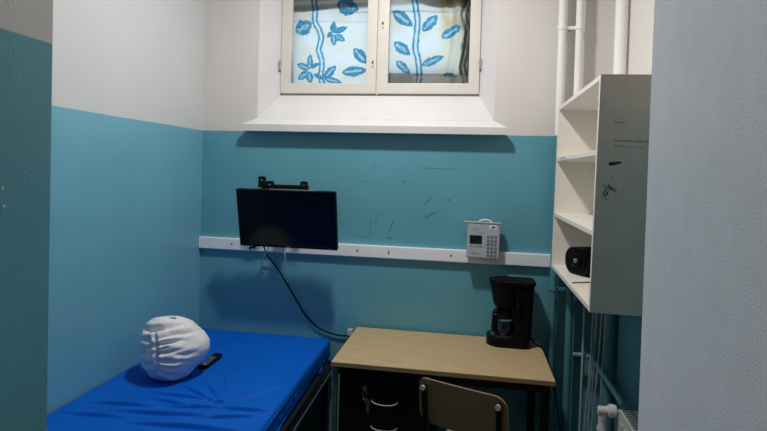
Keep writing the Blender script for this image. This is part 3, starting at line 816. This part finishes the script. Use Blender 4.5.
for z in (SZ1-t_, 1.783, 1.478, SZ0):
    o = obj('shelf_board', loc_bm(B(((SX+.0006, SY1+t_, z), (SB-.008, SY0-t_, z+t_), .001)), o0), M['shelf'], sh)
    if abs(z-1.783) < .01:
        stk = obj('sticker', loc_bm(B(((SX-.0012, -.49, z+.008), (SX+.0003, -.28, z+t_-.002))), o0), M['label_white'], o, label='white paper strip')
        stroke_bm = bmesh.new()
        for y in (-.31, -.335, -.36, -.385, -.41):
            stroke(stroke_bm, [(y, z+.012), (y-.012, z+.014)], .004, (SX-.0012, 0, 0), (0, 1, 0), (0, 0, 1), (-1, 0, 0))
        obj('sticker_print', loc_bm(stroke_bm, o0), M['ink_mid'], o)
for y in (-.45, -.95):
    obj('wall_cleat', loc_bm(B(((SB-.001, y-.04, 1.90), (XR-.013, y+.04, 1.96))), o0), M['shelf'], sh)
# ink writing on the end panel (illegible marker scribbles)
def ink(name, strokes, w, m):
    bm = bmesh.new()
    for s in strokes: stroke(bm, s, w, (0, SY1, 0), (1, 0, 0), (0, 0, 1), (0, -1, 0))
    obj(name, loc_bm(bm, o0), m, e1)
def scrib(x0, x1, z, h, n):
    p = []
    for i in range(n):
        p.append((x0+(x1-x0)*i/(n-1), z-.003+(h*1.8 if i % 2 else 0)*(.4+.6*random.random())))
    return p
ink('writing', [scrib(2.235, 2.250, 1.908, .006, 5), scrib(2.254, 2.270, 1.906, .007, 6)], .0017, M['ink_mid'])
ink('writing', [scrib(2.236, 2.262, 1.838, .006, 7), scrib(2.266, 2.30, 1.838, .006, 9), scrib(2.305, 2.34, 1.837, .006, 9), scrib(2.345, 2.36, 1.837, .006, 5)], .0014, M['ink_mid'])
ink('writing', [scrib(2.238, 2.28, 1.818, .005, 9), scrib(2.285, 2.34, 1.816, .005, 12)], .0014, M['ink_faint'])
ink('ink_block', [[(2.222, 1.752), (2.246, 1.753)]], .013, M['ink'])
ink('ink_block', [[(2.244, 1.757), (2.268, 1.759)], [(2.250, 1.750), (2.258, 1.758)]], .006, M['ink'])
ink('scribble', [[(2.202, 1.672), (2.216, 1.664), (2.232, 1.668), (2.246, 1.656), (2.254, 1.657)], [(2.210, 1.655), (2.230, 1.660), (2.252, 1.648)], [(2.222, 1.676), (2.234, 1.654)]], .0035, M['ink_mid'])
ink('scribble', [[(2.206, 1.640), (2.214, 1.652), (2.224, 1.640), (2.212, 1.630), (2.206, 1.640)], [(2.210, 1.628), (2.226, 1.650)], [(2.214, 1.622), (2.222, 1.616)]], .004, M['ink_mid'])
ink('scribble', [[(2.236, 1.70), (2.239, 1.71)], [(2.240, 1.69), (2.243, 1.695)]], .002, M['ink_mid'])

# black device on the bottom shelf
nv = Vector((-.837, -.547, 0)); tvv = Vector((.547, -.837, 0))
fc = (Vector((2.206, -.369, 0))+Vector((2.306, -.522, 0)))/2
sp = thing('portable_speaker', 'rounded black speaker with a silver knob on the lowest wall shelf', 'speaker', (fc.x, fc.y, SZ0+t_), rotz=math.atan2(nv.y, nv.x)+PI/2-R(6))
# local: front faces -y
bm = bmesh.new(); prism(bm, rounded_poly(-.090, .002, .090, .136, .060, 10), 'y', .0, .115); bevel_all(bm, .016, 4)
obj('body', bm, M['blackmatte'], sp, smooth=True)
bm = bmesh.new(); prism(bm, rounded_poly(-.070, .018, .070, .120, .048, 8), 'y', -.004, .004)
obj('front_grille', bm, M['black'], sp)
bm = bmesh.new(); lathe(bm, [(.040, -.004), (.040, -.009), (.034, -.010), (.030, -.006), (.001, -.005)], (0, 0, .072), 32, 'y')
obj('cone_ring', bm, M['black'], sp, smooth=True)
bm = bmesh.new(); lathe(bm, [(.012, -.005), (.011, -.012), (.001, -.0135)], (0, 0, .072), 24, 'y')
obj('knob', bm, M['greysteel'], sp, smooth=True, label='grey centre knob')
for x in (-.06, .06):
    obj('foot', B(((x-.012, .02, -.0005), (x+.012, .09, .003))), M['blackmatte'], sp)
tag(obj('pencil', T([(2.196, -.675, SZ0+t_+.0042), (2.300, -.628, SZ0+t_+.0042)], .0034, 6), mat('pencil_red', (.22, .07, .06), .5)), 'thin dark red pencil on the lowest wall shelf', 'pencil')

# ------------------------------------------------------------------ pipes, radiator, cables at the right
def pipe(label, x, y, r, z0=0.004, z1=CEIL-.004):
    p = thing('heating_pipe', label, 'pipe', (x, y, 0), group=None)
    obj('tube', T([(0, 0, z0), (0, 0, z1)], r, 20), M['pipe'], p, smooth=True)
    return p
p1 = pipe('painted vertical pipe nearest the desk, left of a pair in the corner', 2.207, -.062, .0205)
p2 = pipe('painted vertical pipe, right of the corner pair, with a branch to the radiator', 2.301, -.062, .0205)
p3 = pipe('thick painted vertical pipe on the right wall behind the shelf', 2.462, -.30, .030)
for p in (p1, p2):
    for z in (2.542, 1.06):
        bm = bmesh.new(); lathe(bm, [(.0208, z-.012), (.025, z-.011), (.025, z+.011), (.0208, z+.012)], (0, 0, 0), 20)
        obj('collar', bm, M['pipe'], p, smooth=True)
for z in (2.542, 1.06):
    b = thing('pipe_clamp', 'metal clamp joining the corner pipe pair ' + ('above the shelf' if z > 2 else 'below the shelf'), 'clamp', (2.254, -.035, z))
    obj('bridge', B(((-.024, -.03, -.009), (.024, -.022, .009), .001)), M['pipe'], b)
    obj('wall_stud', B(((-.006, -.022, -.006), (.006, .0345, .006))), M['steel'], b)
br = thing('branch_pipe', 'teal horizontal pipe bending from the corner pipe along the right wall to the radiator', 'pipe', (2.42, -.3, .69))
obj('tube', loc_bm(T(catmull([(2.322, -.062, .688), (2.352, -.064, .690), (2.385, -.074, .693), (2.410, -.10, .695), (2.420, -.14, .696), (2.420, -.35, .697), (2.420, -.56, .697), (2.420, -.735, .697)], 6), .0145, 14), (2.42, -.3, .69)), M['pipe_teal'], br, smooth=True)
rd = thing('radiator', 'cream panel radiator with slotted top low on the right wall', 'radiator', (2.44, -1.2, .13))
o0 = Vector((2.44, -1.2, .13))
bm = bmesh.new(); box(bm, (2.405, -1.75, .14), (2.418, -.735, .672), .004); box(bm, (2.462, -1.75, .14), (2.475, -.735, .672), .004)
obj('panel', loc_bm(bm, o0), M['radiator'], rd, smooth=True)
bm = bmesh.new()
for i in range(17): 
    y = -.75-.058*i
    box(bm, (2.4015, y-.035, .19), (2.406, y-.012, .63), .002)
obj('rib', loc_bm(bm, o0), M['radiator'], rd, smooth=True)
bm = bmesh.new(); box(bm, (2.402, -1.752, .668), (2.410, -.733, .679)); box(bm, (2.470, -1.752, .668), (2.478, -.733, .679)); box(bm, (2.438, -1.752, .668), (2.443, -.733, .678))
for i in range(40):
    y = -.735-.0255*i; box(bm, (2.410, y-.008, .669), (2.470, y, .677))
obj('top_grille', loc_bm(bm, o0), M['radiator'], rd)
obj('side_cover', loc_bm(B(((2.402, -.737, .14), (2.478, -.730, .676), .001)), o0), M['radiator'], rd)
obj('wall_hanger', loc_bm(B(((2.474, -.92, .3), (2.499, -.88, .6))), o0), M['radiator'], rd)
obj('wall_hanger', loc_bm(B(((2.474, -1.62, .3), (2.499, -1.58, .6))), o0), M['radiator'], rd)
vb = obj('valve_body', loc_bm(T([(2.340, -.70, .05), (2.340, -.70, .55), (2.340, -.70, .612)], .012, 14), o0), M['pipe_teal'], rd, smooth=True)
bm = bmesh.new(); lathe(bm, [(.020, .560), (.022, .572), (.015, .590), (.015, .625)], (2.340, -.70, 0), 20)
obj('union_nut', loc_bm(bm, o0), M['valve'], vb, smooth=True)
bm = bmesh.new(); tube(bm, [(2.322, -.70, .652), (2.327, -.70, .652), (2.366, -.70, .653)], [.017, .019, .019], 18); cyl(bm, (2.340, -.70, .61), (2.340, -.70, .655), .0165, 16)
obj('elbow', loc_bm(bm, o0), M['valve'], vb, smooth=True)
bm = bmesh.new(); lathe(bm, [(.022, 2.364), (.028, 2.367), (.030, 2.385), (.027, 2.398), (.018, 2.402)], (0, -.70, .653), 24, 'x')
obj('thermostat_head', loc_bm(bm, o0), M['valve'], vb, smooth=True)
obj('stub', loc_bm(T([(2.40, -.70, .653), (2.412, -.705, .653), (2.44, -.735, .653)], .010, 10), o0), M['valve'], vb, smooth=True)

cabs = [('grey-white cable hanging at the front left below the shelf, beside the corner pipe', [(2.372, -.10, 1.19), (2.374, -.10, .9), (2.372, -.10, .5), (2.37, -.10, .02)], .0062, 'cable'),
        ('white cable, second from the left of the bundle below the shelf', [(2.395, -.19, 1.19), (2.400, -.19, .955), (2.398, -.17, .62), (2.392, -.125, .32), (2.392, -.12, .02)], .0042, 'cable'),
        ('thin white cable slanting across the middle of the bundle below the shelf', [(2.40, -.24, 1.19), (2.405, -.235, .95), (2.404, -.20, .70), (2.404, -.16, .45), (2.40, -.15, .02)], .003, 'cable'),
        ('white cable hanging straight, second from the right of the bundle below the shelf', [(2.408, -.345, 1.19), (2.408, -.345, .99), (2.408, -.30, .70), (2.406, -.24, .40), (2.404, -.22, .02)], .0038, 'cable'),
        ('pale grey cable at the right end of the bundle, beside the thick pipe', [(2.410, -.43, 1.19), (2.410, -.42, 1.0), (2.410, -.39, .72), (2.410, -.36, .42), (2.408, -.34, .02)], .0038, 'cable_grey'),
        ('thin grey cable behind the others, hanging between the corner pipe and the thick pipe', [(2.43, -.16, 1.19), (2.43, -.16, .9), (2.425, -.13, .55), (2.42, -.10, .02)], .003, 'cable_grey')]
for l, p, r, m in cabs: cable('hanging_cable', l, p, r, M[m], 6, 8, group='cables hanging below the wall shelf')

# ------------------------------------------------------------------ open door at the right of the passage
door = struct(obj('door_1', B(((1.995, -3.22, .012), (2.040, -2.318, 2.085), .004)), M['door'], smooth=True))

# ------------------------------------------------------------------ light
def point(name, loc, power, radius, col):
    l = bpy.data.lights.new(name, 'POINT'); l.energy = power; l.shadow_soft_size = radius; l.color = col
    o = bpy.data.objects.new(name, l); COL.objects.link(o); o.location = loc; return o
def disk(name, loc, power, size, col, rot=(0, 0, 0)):
    l = bpy.data.lights.new(name, 'AREA'); l.energy = power; l.shape = 'DISK'; l.size = size; l.color = col
    o = bpy.data.objects.new(name, l); COL.objects.link(o); o.location = loc; o.rotation_euler = rot; return o
disk('ceiling_lamp', (1.22, -1.0, 3.30), 36, .17, (1., .955, .905))
a = bpy.data.lights.new('corridor_lamp', 'AREA'); a.energy = 3.2; a.shape = 'RECTANGLE'; a.size = .8; a.size_y = .5; a.color = (1., .93, .85)
ao = bpy.data.objects.new('corridor_lamp', a); COL.objects.link(ao); ao.location = (1.30, -3.85, 2.9)
ao.rotation_euler = (R(25), 0, 0)

w = bpy.data.worlds.new('sky'); scene.world = w; w.use_nodes = True
bg = w.node_tree.nodes['Background']; bg.inputs[0].default_value = (.80, .91, 1., 1); bg.inputs[1].default_value = 1.5

# ------------------------------------------------------------------ camera
cam = bpy.data.cameras.new('camera'); co = bpy.data.objects.new('camera', cam); COL.objects.link(co)
f_px, py0 = 529.39, 182.65
yaw, pitch, roll = .16390, .02081, .02844
c, s = math.cos(yaw), math.sin(yaw)
r = Vector((c, s, 0)); fw = Vector((-s, c, 0)); u = Vector((0, 0, 1))
fw2 = fw*math.cos(pitch)-u*math.sin(pitch); u2 = u*math.cos(pitch)+fw*math.sin(pitch)
r3 = r*math.cos(roll)+u2*math.sin(roll); u3 = u2*math.cos(roll)-r*math.sin(roll)
mtx = Matrix((r3, u3, -fw2)).transposed().to_4x4(); mtx.translation = (1.725, -3.2, 1.70)
co.matrix_world = mtx
cam.sensor_fit = 'HORIZONTAL'; cam.sensor_width = 36.; cam.lens = 36.*f_px/767
cam.shift_y = -(215.5-py0)/767
cam.clip_start = .02
scene.camera = co

scene.view_settings.view_transform = 'Standard'; scene.view_settings.look = 'None'
scene.view_settings.gamma = 1; scene.view_settings.use_curve_mapping = False
scene.view_settings.exposure = 0
scene.cycles.use_denoising = True
scene.cycles.max_bounces = 10; scene.cycles.diffuse_bounces = 6; scene.cycles.transparent_max_bounces = 12
scene.cycles.sample_clamp_indirect = 6
